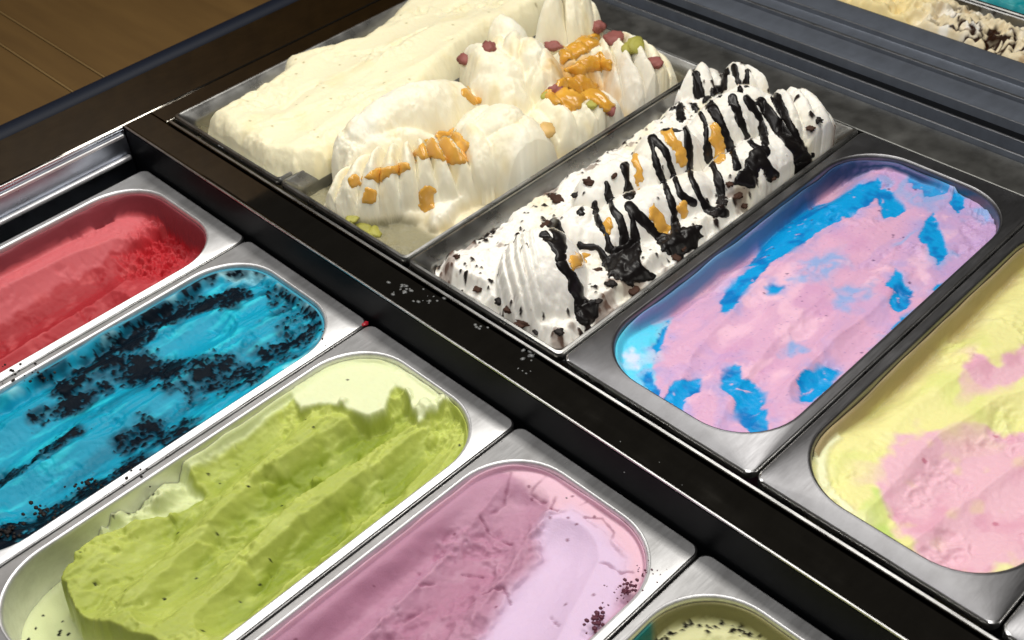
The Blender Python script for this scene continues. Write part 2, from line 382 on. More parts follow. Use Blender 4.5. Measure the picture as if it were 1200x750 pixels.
# ------------------------------------------------------------------ gelato surfaces
def fine(X, Y, amp=.0005, s=300, seed=0): return amp * fbm(X * s, Y * s, 4, seed)
def streak(X, Y, sx, sy, seed, o=4): return fbm(X * sx, Y * sy, o, seed)
def patch(X, Y, px, z, soft=.0015, wob=.002, ws=120, seed=3):
    d = sdpoly(X, Y, path(px, z)); d = d + wob * fbm(X * ws, Y * ws, 3, seed)
    sf = soft * (.7 + 4.5 * sst(.05, .45, fbm(X * 38, Y * 26, 2, seed + 40)))
    return sst(sf, -sf, d)
def film(h, C, e, top, w, col, X, Y, seed):
    """a smear of gelato left on the basin wall"""
    tp = top + .0025 * fbm(X * 22, Y * 22, 2, seed)
    t = sst(w, w * .12, e + w * .12 * noise(X * 45, Y * 45, seed))
    return mix(h, np.maximum(tp, h), t), cmix(C, col * np.ones(3) * (1 + .14 * fbm((X + Y) * 14, h * 90 + e * 500, 3, seed + 2))[..., None], sst(.06, .3, t))
def torn(X, Y, seed, s=90):
    m = sst(.05, .35, fbm(X * s * .4, Y * s * .3, 2, seed)); return m, ridged(X * s, Y * s * .8, 4, seed + 5)

def g_red(X, Y, e):
    h = -.036 + .003 * streak(X, Y, 25, 8, 1)
    z = -.036
    led = sst(.019, .0145, dline(X, Y, path([(-60, 380), (60, 312), (200, 247)], -.03))[0] + .006 * fbm(X * 50, Y * 50, 4, 4))
    h = h + .012 * led
    h = scoop(h, X, Y, path([(-80, 450), (20, 390), (120, 335), (150, 318)], z - .01), [-.062, -.056, -.052, -.043], .030, .022)
    h = scoop(h, X, Y, path([(-80, 520), (40, 430), (130, 372)], z - .01), [-.06, -.054, -.050], .026, .018)
    deep = sst(.045, .015, dline(X, Y, path([(180, 300), (225, 262), (235, 270)], z))[0])
    cr = ridged(X * 95, Y * 95, 4, 8)
    m, t = torn(X, Y, 12, 110)
    h = h - .006 * deep + deep * .010 * (cr - .55) + m * .0025 * (t - .6) + fine(X, Y, .0006, 260, 3)
    h = h + .0007 * streak(X, Y, 160, 14, 9)
    C = S(186, 64, 70) * np.ones(X.shape + (3,))
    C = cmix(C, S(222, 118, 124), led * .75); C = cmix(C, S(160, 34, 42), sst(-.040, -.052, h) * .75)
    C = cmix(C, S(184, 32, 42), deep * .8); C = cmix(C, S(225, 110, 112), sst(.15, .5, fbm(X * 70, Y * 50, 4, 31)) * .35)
    h, C = film(h, C, e, -.004, .006, S(140, 66, 74), X, Y, 2)
    return h, C

def g_blue(X, Y, e):
    st = streak(X, Y, 42, 9, 21); st2 = streak(X, Y, 130, 22, 22)
    h = -.007 + .006 * st + .0022 * st2 + .0025 * fbm(X * 28, Y * 28, 3, 6)
    h = scoop(h, X, Y, path([(40, 590), (180, 500), (330, 400)], -.01), [-.017, -.014, -.011], .024, .009)
    h = scoop(h, X, Y, path([(-60, 590), (80, 480), (250, 390)], -.01), [-.018, -.016, -.013], .022, .009)
    h = scoop(h, X, Y, path([(-40, 500), (130, 400), (270, 330)], -.01), [-.016, -.014, -.011], .02, .009)
    m, t = torn(X, Y, 15, 120); h = h + m * .003 * (t - .6)
    z = -.009
    L = [([(268, 318), (325, 322)], .006, .7), ([(212, 342), (242, 328)], .007, .8), ([(80, 450), (150, 400), (190, 374), (235, 355), (275, 350)], .010, 1.0),
         ([(150, 428), (200, 432)], .012, 1.0), ([(120, 450), (40, 490)], .006, .8), ([(-30, 470), (10, 445), (60, 426)], .010, .9),
         ([(240, 450), (300, 430), (350, 395)], .016, .62), ([(340, 345), (385, 365), (360, 390)], .018, .6), ([(200, 440), (250, 432)], .014, .7),
         ([(20, 625), (70, 600), (110, 575), (165, 548)], .011, 1.0), ([(48, 532), (88, 508)], .006, .9), ([(-20, 650), (45, 628)], .014, 1.0),
         ([(148, 512), (165, 500), (200, 520), (220, 500)], .009, .75), ([(0, 560), (30, 545)], .008, .6), ([(265, 350), (275, 360)], .006, .8)]
    k = np.zeros(X.shape)
    for pl_, w, a in L:
        d = dline(X, Y, path(pl_, z))[0]; k = np.maximum(k, a * np.exp(-(d / (w * 1.5)) ** 2))
    k = k * (.80 + .75 * fbm(X * 75, Y * 55, 3, 44)) + .22 * fbm(X * 55, Y * 30, 4, 40) + .04
    f1, cid = worley(X * 330, Y * 330, 2); f2, cid2 = worley(X * 190, Y * 190, 5)
    cr = np.maximum(sst(.62, .45, f1) * (cid < (k - .2) * .9), sst(.7, .45, f2) * (cid2 < (k - .3) * 1.25))
    cl = sst(.60, .70, k + .85 * fbm(X * 210, Y * 150, 4, 91))
    cr = np.clip(np.maximum(cr * sst(.15, .4, k + .3 * fbm(X * 120, Y * 120, 2, 92)), cl), 0, 1)
    syr = sst(.14, .5, k + .2 * fbm(X * 90, Y * 40, 3, 93))
    h = h + cr * .0015 - syr * .0012 + fine(X, Y, .0006, 320, 5)
    C = S(0, 154, 188) * np.ones(X.shape + (3,))
    C = cmix(C, S(40, 196, 218), sst(.05, .5, st2 + .4 * st)); C = cmix(C, S(0, 116, 146), sst(.1, .5, -st) * .8)  # highlights painted on the raised streaks, darker blue in the troughs
    pale = patch(X, Y, [(235, 322), (270, 300), (330, 300), (325, 322), (285, 326)], -.006, .004, .004)
    pale = np.maximum(pale, .8 * sst(.010, .002, e) * sst(-.06, -.02, Y) * sst(-.1, .3, fbm(X * 60, Y * 60, 3, 3)))
    pale = np.maximum(pale, .65 * sst(.008, .001, e) * sst(0, .35, fbm(X * 70, Y * 50, 3, 13)))
    C = cmix(C, S(172, 226, 234), pale)
    C = cmix(C, S(2, 56, 78), syr * .85); C = cmix(C, S(10, 20, 30), cr)
    up_ = sst(.010, .001, e + .003 * fbm(X * 60, Y * 60, 3, 46)); h = mix(h, np.maximum(h, -.0035), up_)
    h, C = film(np.minimum(h, .004), C, e, -.0030, .0022, S(60, 150, 176), X, Y, 5)
    return h, C

def g_green(X, Y, e):
    z = -.012
    wob = .0035 * fbm(X * 55, Y * 55, 4, 2) + .0015 * fbm(X * 170, Y * 170, 3, 9)
    mass = sdpoly(X, Y, path([(352, 446), (290, 486), (222, 526), (214, 546), (236, 570), (192, 596), (132, 620), (90, 650), (72, 688), (92, 728), (180, 760),
                              (330, 830), (700, 560), (640, 420), (450, 340)], -.010)) + wob
    hf = -.040 + .012 * sst(-.30, -.2, Y) + .004 * sst(.02, .004, e) + .0015 * fbm(X * 40, Y * 40, 3, 5)              # thin leftover film on the bottom
    crust = sdpoly(X, Y, path([(330, 440), (338, 456), (352, 478), (372, 472), (400, 474), (432, 486), (450, 478), (462, 450), (474, 456), (490, 492), (512, 480), (528, 470), (580, 500),
                               (620, 420), (450, 330)], -.006)) + .6 * wob
    hm = -.006 + .0025 * fbm(X * 22, Y * 12, 3, 4)
    hm = hm - .004 * sst(-.002, .004, crust)
    wx = X + .0022 * fbm(X * 70, Y * 35, 3, 14); wy = Y
    cut = hm.copy()
    cut = scoop(cut, wx, wy, path([(372, 484), (300, 528), (230, 590), (160, 668), (120, 720)], z - .006), [-.011, -.020, -.022, -.020, -.018], .022, .015)
    cut = scoop(cut, wx, wy, path([(482, 492), (410, 528), (330, 578), (270, 640), (190, 730)], z - .01), [-.020, -.031, -.030, -.024, -.020], .019, .016)
    cut = scoop(cut, wx, wy, path([(528, 505), (470, 560), (390, 622), (320, 680), (260, 740)], z - .01), [-.014, -.026, -.030, -.026, -.022], .017, .016)
    cut = scoop(cut, wx, wy, path([(548, 508), (500, 560), (400, 650), (330, 720)], z - .01), [-.010, -.018, -.022, -.020], .014, .014)
    carved = sst(-.001, .0035, crust)
    hm = mix(hm, cut, carved)
    m, t = torn(X, Y, 6, 85)
    rag = np.maximum(m * .8, sst(.010, .001, np.abs(crust)) * .9) * carved
    hm = hm + rag * .0055 * (t - .62)
    rg2 = ridged(X * 38, Y * 16, 3, 63); hm = hm + carved * (-.0022 * sst(.55, .8, rg2) + .0012 * fbm(X * 90, Y * 45, 4, 64))
    # loose lumps
    for (px, py, r_, a) in ((500, 485, .010, .007), (522, 478, .008, .006), (478, 470, .007, .005), (366, 548, .006, .006), (320, 548, .007, .006), (312, 560, .006, .004), (540, 488, .006, .004), (404, 478, .005, .004), (505, 510, .006, .004), (450, 520, .004, .003), (365, 690, .006, .004), (200, 598, .005, .004)):
        c = at(px, py, z)[:2]; d = np.hypot(X - c[0], Y - c[1]) + .003 * fbm(X * 160, Y * 160, 2, px * .01)
        hm = hm + a * sst(r_, r_ * .25, d)
    hm = hm + .0011 * streak(X, Y, 230, 16, 8) * carved + fine(X, Y, .0007, 280, 2) * carved + .0003 * fbm(X * 200, Y * 200, 2, 1)
    hm = hm + .003 * sst(.010, .0, np.abs(mass + .004)) * sst(-.26, -.2, Y)
    hm = hm + .009 * sst(-.22, -.285, Y) - .003 * sst(.93, .985, ridged(X * 26, Y * 40, 2, 66)) * carved
    inm = sst(mix(.0075, .0040, sst(-.24, -.28, Y)), -.003, mass)
    h = mix(hf, hm, inm)
    # folded flakes on the left flank
    fl_ = sst(.0, .012, mass) * sst(.035, .012, mass) * sst(-.30, -.24, Y) * sst(-.17, -.21, Y)
    h = h + fl_ * (.014 + .016 * (ridged(X * 45, Y * 30, 3, 3) - .4))
    C = S(176, 187, 90) * np.ones(X.shape + (3,))
    C = cmix(C, S(128, 146, 34), sst(-.014, -.028, hm) * .8); C = cmix(C, S(200, 210, 120), sst(.1, .5, fbm(X * 60, Y * 30, 3, 41)) * .5)  # darker green by depth paints shade into the furrows
    C = cmix(C, S(210, 218, 120), rag * .4)
    C = cmix(C, S(228, 234, 190), sst(.0012, -.0012, crust))
    C = cmix(C, S(214, 222, 168), sst(-.001, .004, mass) * np.ones(X.shape))
    flank = sst(.012, .002, e) * sst(-.30, -.02, -np.abs(X - .176) * 20) * (X < .20)
    C = cmix(C, S(220, 228, 178), sst(.008, .003, e) * (X < .22) * .8)
    f1, cid = worley(X * 260, Y * 260, 4)
    ncl = sst(.0, .5, fbm(X * 30, Y * 30, 2, 77) + .15)
    sp = sst(.42, .28, f1) * (cid < .55 * sst(.05, .4, fbm(X * 45, Y * 45, 3, 77))) * sst(.004, .009, mass)
    sp = np.maximum(sp, sst(.3, .18, f1) * (cid > .994))
    C = cmix(C, S(24, 30, 14), sp)
    h = mix(h, np.maximum(h, -.0045 + .0015 * noise(X * 60, Y * 60, 2)), sst(.0035, .0005, e) * sst(.01, -.002, mass))
    return h, C

def g_pink(X, Y, e):
    z = -.012
    h = -.008 + .002 * fbm(X * 20, Y * 14, 3, 3)
    lil = sdpoly(X, Y, path([(540, 790), (561, 750), (588, 699), (611, 672), (636, 650), (628, 627), (642, 606), (670, 600), (705, 625), (735, 660), (730, 705), (690, 780), (640, 850)], z)) + .003 * fbm(X * 60, Y * 60, 4, 6)
    ls = sst(.007, -.007, lil)
    h = scoop(h, X, Y, path([(560, 575), (500, 640), (420, 710), (330, 790)], z - .006), [-.014, -.021, -.022, -.022], .024, .010)
    h = scoop(h, X, Y, path([(610, 600), (560, 660), (500, 730), (440, 800)], z - .006), [-.016, -.023, -.024, -.024], .022, .009)
    h = scoop(h, X, Y, path([(650, 660), (610, 720), (560, 800)], z - .006), [-.018, -.020, -.021], .026, .008)
    m, t = torn(X, Y, 24, 75)
    m = m * (1 - ls)
    mid = sst(.030, .008, dline(X, Y, path([(625, 640), (580, 690), (530, 720), (470, 760)], z))[0]) * (1 - ls)
    m = np.clip(m + mid * .7, 0, 1)
    h = h + m * .0050 * (t - .62) + fine(X, Y, .0006, 300, 2) * (1 - ls * .8)
    edge = np.exp(-(np.maximum(lil, 0) / .003) ** 2) * (lil > -.001)
    h = h + .0025 * edge * (.5 + noise(X * 120, Y * 120, 3))
    # thin creases
    cre = np.zeros(X.shape)
    for pl_ in ([(690, 662), (712, 664), (728, 676), (742, 676)], [(685, 612), (706, 614), (720, 630), (716, 640)], [(560, 600), (572, 618), (600, 632)], [(600, 560), (590, 590), (575, 600)],
                [(490, 665), (492, 680), (508, 676)], [(540, 662), (565, 664)], [(640, 565), (622, 580), (640, 592)], [(700, 590), (680, 598)], [(652, 588), (645, 600), (654, 604)], [(565, 690), (590, 684), (598, 700)], [(470, 720), (500, 700)], [(655, 735), (640, 712)]):
        d = dline(X, Y, path(pl_, z))[0] + .0008 * noise(X * 200, Y * 200, 4); cre = np.maximum(cre, sst(.0013, .0003, d) * sst(-.5, .1, noise(X * 90, Y * 90, 6)))
    h = h - .0015 * cre + ls * (.0010 * streak(X, Y, 60, 10, 48) + .0012 * (ridged(X * 22, Y * 12, 2, 49) - .6))
    C = S(186, 138, 162) * np.ones(X.shape + (3,))
    C = cmix(C, S(176, 116, 144), sst(-.016, -.024, h) * .55 * (1 - ls)); C = cmix(C, S(196, 152, 174), sst(.1, .5, fbm(X * 45, Y * 30, 4, 9)) * .6)
    pk = sdpoly(X, Y, path([(600, 560), (640, 590), (650, 610), (700, 640), (745, 720), (790, 700), (800, 620), (640, 510), (560, 540)], z)) + .006 * fbm(X * 50, Y * 50, 3, 2)
    C = cmix(C, S(226, 186, 202), sst(.006, -.004, pk))
    C = cmix(C, S(220, 194, 222), ls); C = cmix(C, S(122, 52, 84), cre * .55)
    f1, cid = worley(X * 200, Y * 200, 7); sp = sst(.3, .15, f1) * (cid > 1 - .12 * sst(.05, .5, fbm(X * 30, Y * 30, 2, 71)))
    C = cmix(C, S(110, 40, 70), sp * .7)
    band = np.clip(sst(.006, .001, e) + .0, 0, 1)
    h = mix(h, np.maximum(h, -.0065), sst(.024, .003, e + .004 * fbm(X * 35, Y * 25, 3, 47)))
    h, C = film(h, C, e, -.0030, .0022, S(206, 160, 180), X, Y, 6)
    return h, C

def g_olive(X, Y, e):
    h = -.019 + .003 * fbm(X * 30, Y * 20, 3, 3) + .002 * sst(.03, .01, e)
    m, t = torn(X, Y, 33, 80); h = h + m * .003 * (t - .6) + fine(X, Y, .0006, 300, 3)
    arc = np.exp(-((e - .026 - .003 * noise(X * 40, Y * 40, 2)) / .002) ** 2); h = h - .0022 * arc
    C = S(196, 200, 128) * np.ones(X.shape + (3,))
    C = cmix(C, S(222, 220, 172), sst(.024, .014, e + .003 * noise(X * 60, Y * 60, 8)) * .85); C = cmix(C, S(164, 170, 88), arc * .6)
    f1, cid = worley(X * 300, Y * 300, 9)
    k = np.exp(-((e - .0075) / .003) ** 2) * (.45 + .8 * fbm(X * 45, Y * 45, 2, 5)) + .04 * sst(.03, .01, e)
    cr = sst(.6, .4, f1) * (cid < k); h = h + .0012 * cr; C = cmix(C, S(26, 22, 14), cr)
    t1 = np.exp(-((X - .512) / .006) ** 2 - ((Y + .075) / .018) ** 2)
    h, C = film(h, C, e, -.0035, .0055, S(132, 128, 84), X, Y, 4)
    C = cmix(C, S(20, 110, 105), sst(.35, .8, t1 + .3 * fbm(X * 90, Y * 90, 3, 4)) * sst(.012, .006, e))
    return h, C

def crop6(pts): return [(700 + x / 2.4, 150 + y / 2.4) for x, y in pts]
def cropB(pts): return [(700 + x / 4.0, 360 + y / 4.0) for x, y in pts]
def g_pinkblue(X, Y, e):
    z = ZR - .010
    h = -.010 + .0035 * fbm(X * 18, Y * 10, 3, 3)
    wx = X + .002 * fbm(X * 50, Y * 30, 3, 4)
    for pts, zs in (([(985, 265), (900, 335), (830, 420), (800, 480)], [-.010, -.013, -.013, -.012]), ([(1040, 290), (960, 370), (900, 440), (860, 500)], [-.010, -.014, -.014, -.012]),
                    ([(1080, 330), (1010, 400), (950, 460)], [-.012, -.015, -.014]), ([(940, 270), (840, 350), (780, 400)], [-.012, -.015, -.013])):
        h = scoop(h, wx, Y, path(pts, z), zs, .020, .009)
    m, t = torn(X, Y, 17, 80); far = sst(.24, .34, Y)
    h = h + m * .0012 * (t - .6) * (1 + 2 * far) + fine(X, Y, .0004, 300, 3) + .0006 * streak(X, Y, 120, 20, 5)
    left = X - (XR + 3 * P)
    # hollow at the far-left corner where the wall shows
    h = h - .016 * sst(.040, .008, left + .004 * noise(X * 30, Y * 30, 3)) * sst(.08, .16, Y)
    pk = S(214, 168, 198); C = pk * np.ones(X.shape + (3,))
    C = cmix(C, S(224, 174, 202), sst(.0, .5, fbm(X * 40, Y * 22, 4, 6)) * .7); C = cmix(C, S(204, 152, 192), sst(.05, .5, fbm(X * 32, Y * 24, 3, 16)) * .6)
    lav = sst(.02, -.01, sdpoly(X, Y, path([(1040, 190), (1190, 200), (1200, 270), (1120, 340), (1060, 300), (1080, 240)], z)) + .012 * fbm(X * 40, Y * 40, 4, 7))
    C = cmix(C, S(186, 158, 206), lav * .7)
    # marbling: lavender and pale veins drawn along the scoop marks
    q1 = fbm(X * 26 + .9 * fbm(X * 22, Y * 16, 3, 95), Y * 14 + .9 * fbm(X * 22, Y * 16, 3, 96), 4, 97)
    C = cmix(C, S(186, 158, 208), sst(.12, .34, q1) * .38); C = cmix(C, S(238, 196, 214), sst(-.12, -.36, q1) * .6)
    C = cmix(C, S(120, 178, 226), sst(.30, .42, q1) * sst(-.1, .3, fbm(X * 18, Y * 18, 2, 98)) * .55)
    lf = sst(.060, .020, left + .008 * fbm(X * 30, Y * 30, 3, 94)) * sst(.14, .22, Y)
    C = cmix(C, S(66, 132, 196), lf * .55 * sst(-.2, .3, fbm(X * 30, Y * 14, 3, 93)))
    # pale blue veils
    veil = np.zeros(X.shape)
    for c, r_ in (((965, 310), .022), ((930, 405), .010), ((1040, 400), .012), ((1100, 300), .014), ((940, 320), .012), ((1000, 345), .016), ((1090, 230), .02), ((1150, 250), .014)):
        p = at(*c, z)[:2]; veil = np.maximum(veil, sst(r_, r_ * .2, np.hypot(X - p[0], (Y - p[1]) * .7) + .012 * fbm(X * 70, Y * 70, 4, 5)))
    sw = sst(.15, .55, ridged(X * 45 + .8 * fbm(X * 30, Y * 30, 2, 3), Y * 45, 2, 4))
    C = cmix(C, S(130, 170, 222), veil * (.35 + .5 * sw))
    cy = patch(X, Y, cropB([(40, 300), (60, 180), (160, 90), (340, 10), (310, 110), (270, 180), (265, 290), (280, 400), (420, 560), (300, 500), (100, 380)]), z, .002, .003)
    C = cmix(C, S(92, 206, 236), cy); wc = patch(X, Y, cropB([(130, 220), (165, 190), (210, 240), (190, 290), (140, 270)]), z, .004, .004); C = cmix(C, S(222, 218, 238), wc * .8)
    blues = [crop6(q) for q in ([(420, 372), (470, 280), (530, 212), (620, 185), (700, 172), (790, 140), (800, 190), (720, 245), (640, 280), (580, 326), (500, 362)],
             [(795, 165), (830, 180), (872, 230), (835, 245), (808, 250), (785, 205)], [(348, 505), (362, 440), (400, 400), (440, 372), (500, 350), (470, 395), (430, 440), (385, 510)],
             [(468, 442), (500, 428), (532, 436), (510, 458), (478, 460)], [(818, 440), (838, 395), (885, 455), (880, 490), (850, 512), (828, 480)],
             [(905, 305), (915, 270), (950, 235), (965, 290), (985, 350), (960, 385), (930, 340)], [(990, 210), (1015, 160), (1045, 148), (1060, 180), (1035, 200), (1015, 240)],
             [(830, 560), (850, 530), (900, 505), (890, 540)], [(940, 440), (985, 425), (990, 445), (950, 460)], [(880, 100), (960, 90), (1000, 130), (980, 190), (920, 190), (870, 150)])]
    blues += [cropB(q) for q in ([(318, 430), (330, 380), (370, 340), (440, 325), (485, 330), (480, 380), (430, 415), (405, 430), (405, 490), (440, 570), (400, 560), (360, 500)],
              [(570, 360), (585, 300), (630, 270), (670, 275), (690, 325), (740, 340), (780, 390), (785, 450), (805, 540), (790, 590), (720, 600), (680, 560), (655, 490), (630, 420), (590, 410)],
              [(940, 345), (975, 300), (1060, 255), (1130, 270), (1150, 290), (1080, 370), (1000, 430), (955, 420)], [(205, 330), (240, 290), (275, 290), (262, 340), (300, 430), (430, 580), (400, 590), (280, 470), (225, 370)],
              [(255, 200), (300, 100), (345, 20), (320, 130), (285, 190), (270, 240)], [(580, 10), (600, -30), (660, -60), (620, 10), (590, 20)])]
    b = np.zeros(X.shape); hal = np.full(X.shape, 1.0)
    WX = X + .0032 * fbm(X * 70, Y * 70, 4, 81); WY = Y + .0065 * fbm(X * 85, Y * 45, 4, 82)
    for i, q in enumerate(blues):
        b = np.maximum(b, (.9 if i == 9 else 1) * patch(WX, WY, q, z, .0009, .0020, 140, i)); hal = np.minimum(hal, np.maximum(sdpoly(WX, WY, path(q, z)), 0))
    C = cmix(C, S(160, 160, 214), np.exp(-(hal / .008) ** 2) * sst(-.2, .4, fbm(X * 60, Y * 60, 3, 83)) * .65)
    b = b * (1 - .85 * sst(.80, .93, ridged(X * 60, Y * 60, 2, 84)) * sst(0, .3, fbm(X * 50, Y * 50, 2, 85)))
    slit = sst(.62, .75, ridged(X * 70, Y * 70, 2, 23)); 
    C = cmix(C, cmix(S(0, 152, 216) * np.ones(X.shape + (3,)), S(0, 118, 190), sst(0, .4, fbm(X * 60, Y * 60, 3, 2))), b)
    h = h - .0008 * b
    C = cmix(C, S(96, 84, 150), sst(.9, .97, ridged(X * 110, Y * 110, 2, 44)) * .35 * (1 - b))
    f1, cid = worley(X * 170, Y * 170, 6); C = cmix(C, S(70, 40, 90), sst(.24, .12, f1) * (cid > 1 - .10 * sst(.1, .5, fbm(X * 30, Y * 30, 2, 72))) * .8)
    fr = cmix(S(104, 146, 188) * np.ones(X.shape + (3,)), S(48, 72, 112), sst(.20, .36, Y)); fr = cmix(fr, S(140, 130, 186), sst(.0, .5, fbm(Y * 22, e * 900, 3, 3)) * .6)
    h2, C2 = film(h, C, e, -.004, .005, np.ones(3), X, Y, 8)
    tl_ = sst(.0052, .0030, e + .0006 * noise(X * 30, Y * 30, 8)) * sst(.10, .07, left) * sst(.085, .11, Y)
    h = mix(h, h2, (left < .1) * 1.0); C = cmix(C, np.ones(3) * .0 + fr, tl_)
    return h, C

def cropP(pts): return [(940 + x / 2.777, 420 + y / 2.777) for x, y in pts]
def g_pastel(X, Y, e):
    z = ZR - .012
    h = -.010 + .003 * fbm(X * 18, Y * 12, 3, 31)
    wx = X + .002 * fbm(X * 60, Y * 40, 3, 4)
    for pts, zs in (([(1200, 490), (1120, 555), (1050, 615)], [-.017, -.019, -.014]), ([(1230, 540), (1160, 600), (1100, 660)], [-.015, -.018, -.015]), ([(1200, 430), (1080, 490), (1000, 550)], [-.013, -.013, -.011])):
        h = scoop(h, wx, Y, path(pts, z), zs, .024, .007)
    m, t = torn(X, Y, 51, 75); h = h + m * .0035 * (t - .6) + fine(X, Y, .0005, 300, 3)
    C = S(236, 231, 160) * np.ones(X.shape + (3,))
    C = cmix(C, S(220, 226, 138), sst(.0, .5, fbm(X * 30, Y * 22, 3, 8)) * .7); C = cmix(C, S(238, 234, 180), sst(.1, .6, fbm(X * 25, Y * 35, 3, 28)) * .6)
    pk = patch(X, Y, cropP([(300, 560), (270, 500), (240, 410), (250, 330), (330, 260), (400, 240), (460, 235), (530, 215), (640, 230), (730, 220), (1000, 200), (1000, 640), (760, 690), (640, 690), (560, 718), (450, 700), (400, 680), (370, 600)]), z, .005, .010, 45, 3)
    pk = np.maximum(pk, patch(X, Y, cropP([(530, 40), (560, -10), (640, 20), (730, -60), (760, 40), (700, 80), (600, 100), (530, 115)]), z, .004, .007, 60, 5))
    C = cmix(C, cmix(S(232, 186, 200) * np.ones(X.shape + (3,)), S(220, 160, 182), sst(.0, .5, fbm(X * 50, Y * 35, 4, 11)) * .7), pk)
    ye = sst(.2, .6, fbm(X * 55, Y * 40, 3, 19)) * .35; C = cmix(C, S(232, 222, 150), ye * pk)
    gr = patch(X, Y, cropP([(215, 480), (240, 430), (280, 470), (270, 540), (320, 590), (300, 610), (220, 560), (160, 540)]), z, .005, .008, 60, 7); C = cmix(C, S(186, 216, 110), gr * .8)
    wh = patch(X, Y, cropP([(30, 330), (60, 270), (110, 245), (125, 260), (85, 300), (75, 400), (130, 470), (200, 530), (150, 520), (60, 440)]), z, .003, .003, 60, 7)
    C = cmix(C, S(244, 242, 196), wh); h = h + .002 * wh
    f1, cid = worley(X * 120, Y * 120, 6); C = cmix(C, S(190, 104, 130), sst(.3, .15, f1) * (cid > .965) * pk * .7)
    left = X - (XR + 4 * P)
    h = h - .016 * sst(.040, .010, left + .006 * fbm(X * 30, Y * 30, 3, 7)) * sst(.09, .16, Y)
    C = cmix(C, S(204, 186, 140), sst(.030, .012, left + .01 * fbm(X * 40, Y * 30, 4, 7)) * sst(.10, .2, Y) * .8)
    h2, C2 = film(h, C, e, -.004, .0055, S(176, 160, 120), X, Y, 12)
    k = ((left < .08) * (Y > .085)) * 1.0
    return mix(h, h2, k), cmix(C, C2, k)

def g_cream(X, Y, e):
    z = ZR + .016
    d = sdpoly(X, Y, path([(232, 132), (300, 90), (324, 76), (326, 62), (366, 50), (420, 36), (452, 10), (520, -50), (700, -60), (660, -10), (560, 40), (520, 80), (440, 150), (400, 165), (384, 178), (340, 188), (300, 178), (258, 156)], z))
    d = d + .0022 * fbm(X * 70, Y * 70, 4, 3)
    top = .018 + .006 * fbm(X * 14, Y * 10, 3, 9) + .0012 * streak(X, Y, 80, 14, 4)
    top = scoop(top, X, Y, path([(320, 120), (420, 60), (520, 10)], z), [.014, .015, .016], .030, .006)
    top = scoop(top, X, Y, path([(330, 160), (440, 95), (540, 30)], z), [.015, .016, .017], .024, .005)
    p = at(348, 112, z)[:2]; q_ = at(330, 122, z)[:2]
    dd = dline(X, Y, np.array([at(332, 124, z)[:2], at(352, 104, z)[:2], at(370, 96, z)[:2]]))[0]; top = top - .004 * sst(.007, .001, dd)
    for q_, w_ in (([(300, 150), (345, 140), (400, 112)], .0030), ([(430, 110), (450, 104), (470, 112)], .0040), ([(395, 62), (450, 58), (500, 34)], .0030), ([(420, 128), (434, 118)], .0035), ([(270, 122), (300, 112)], .0025)):
        top = top - .0022 * sst(w_, w_ * .2, dline(X, Y, path(q_, z))[0] + .003 * fbm(X * 80, Y * 80, 3, 17))
    m, t = torn(X, Y, 71, 60); top = top + m * .0038 * (t - .6) + fine(X, Y, .0004, 280, 3)
    k = np.clip(-d / .020, 0, 1); prof_ = np.sqrt(1 - (1 - k) ** 2)
    h = mix(-.030, top, np.clip(prof_, 0, 1))
    C = S(240, 232, 198) * np.ones(X.shape + (3,)); C = cmix(C, S(234, 222, 176), sst(.05, .5, fbm(X * 35, Y * 25, 4, 12)) * .55)
    f1, cid = worley(X * 120, Y * 120, 3); C = cmix(C, S(190, 180, 140), sst(.2, .1, f1) * (cid > .93))
    return np.maximum(h, -.030), C

def smax(a, b, k): return np.maximum(a, b) + np.maximum(k - np.abs(a - b), 0) ** 2 / (4 * k)
def bump(X, Y, a, b, z, w, hgt, ribs=0, amp=.1, skew=0., curve=0., pivot=None, upto=1.0, seed=0, warp=.0030):
    """one paddle-stroke of gelato: a rounded mound between two points, ribbed by the paddle"""
    wx = X + warp * fbm(X * 38, Y * 38, 3, seed) + .0010 * fbm(X * 140, Y * 140, 3, seed + 2)
    wy = Y + warp * fbm(X * 38, Y * 38, 3, seed + 11) + .0010 * fbm(X * 140, Y * 140, 3, seed + 4)
    A = at(*a, z)[:2]; B = at(*b, z)[:2]; c0 = (A + B) / 2; ax = B - A; Ln = np.linalg.norm(ax) / 2; ax = ax / (2 * Ln)
    s = ((wx - c0[0]) * ax[0] + (wy - c0[1]) * ax[1]) / Ln; q = (-(wx - c0[0]) * ax[1] + (wy - c0[1]) * ax[0]) / (w / 2)
    rr = np.abs(s) ** 2.4 + np.abs(q) ** 2.3
    top = np.sqrt(np.maximum(0, 1 - rr))
    if ribs:
        if pivot is not None:
            pv = at(*pivot, z)[:2]; ph = ribs * np.arctan2(wy - pv[1], wx - pv[0]) / np.pi + 20
        else: ph = ribs * ((s + 1) / 2 + skew * q + curve * q * q)
        fr = ph - np.floor(ph); kid = np.floor(ph)
        rb = (fr ** .55) * (1 - fr ** 5) * 1.25 - .75
        va = .75 + .6 * noise(kid * 1.7 + .5, np.full_like(ph, seed * 1.3 + .5), seed)
        top = top * (1 + amp * rb * va * sst(upto + .12, upto - .12, (s + 1) / 2))
    H = (z - ZR) - hgt * .5 + hgt * top
    return np.where(rr < 1, H, -1.0), top
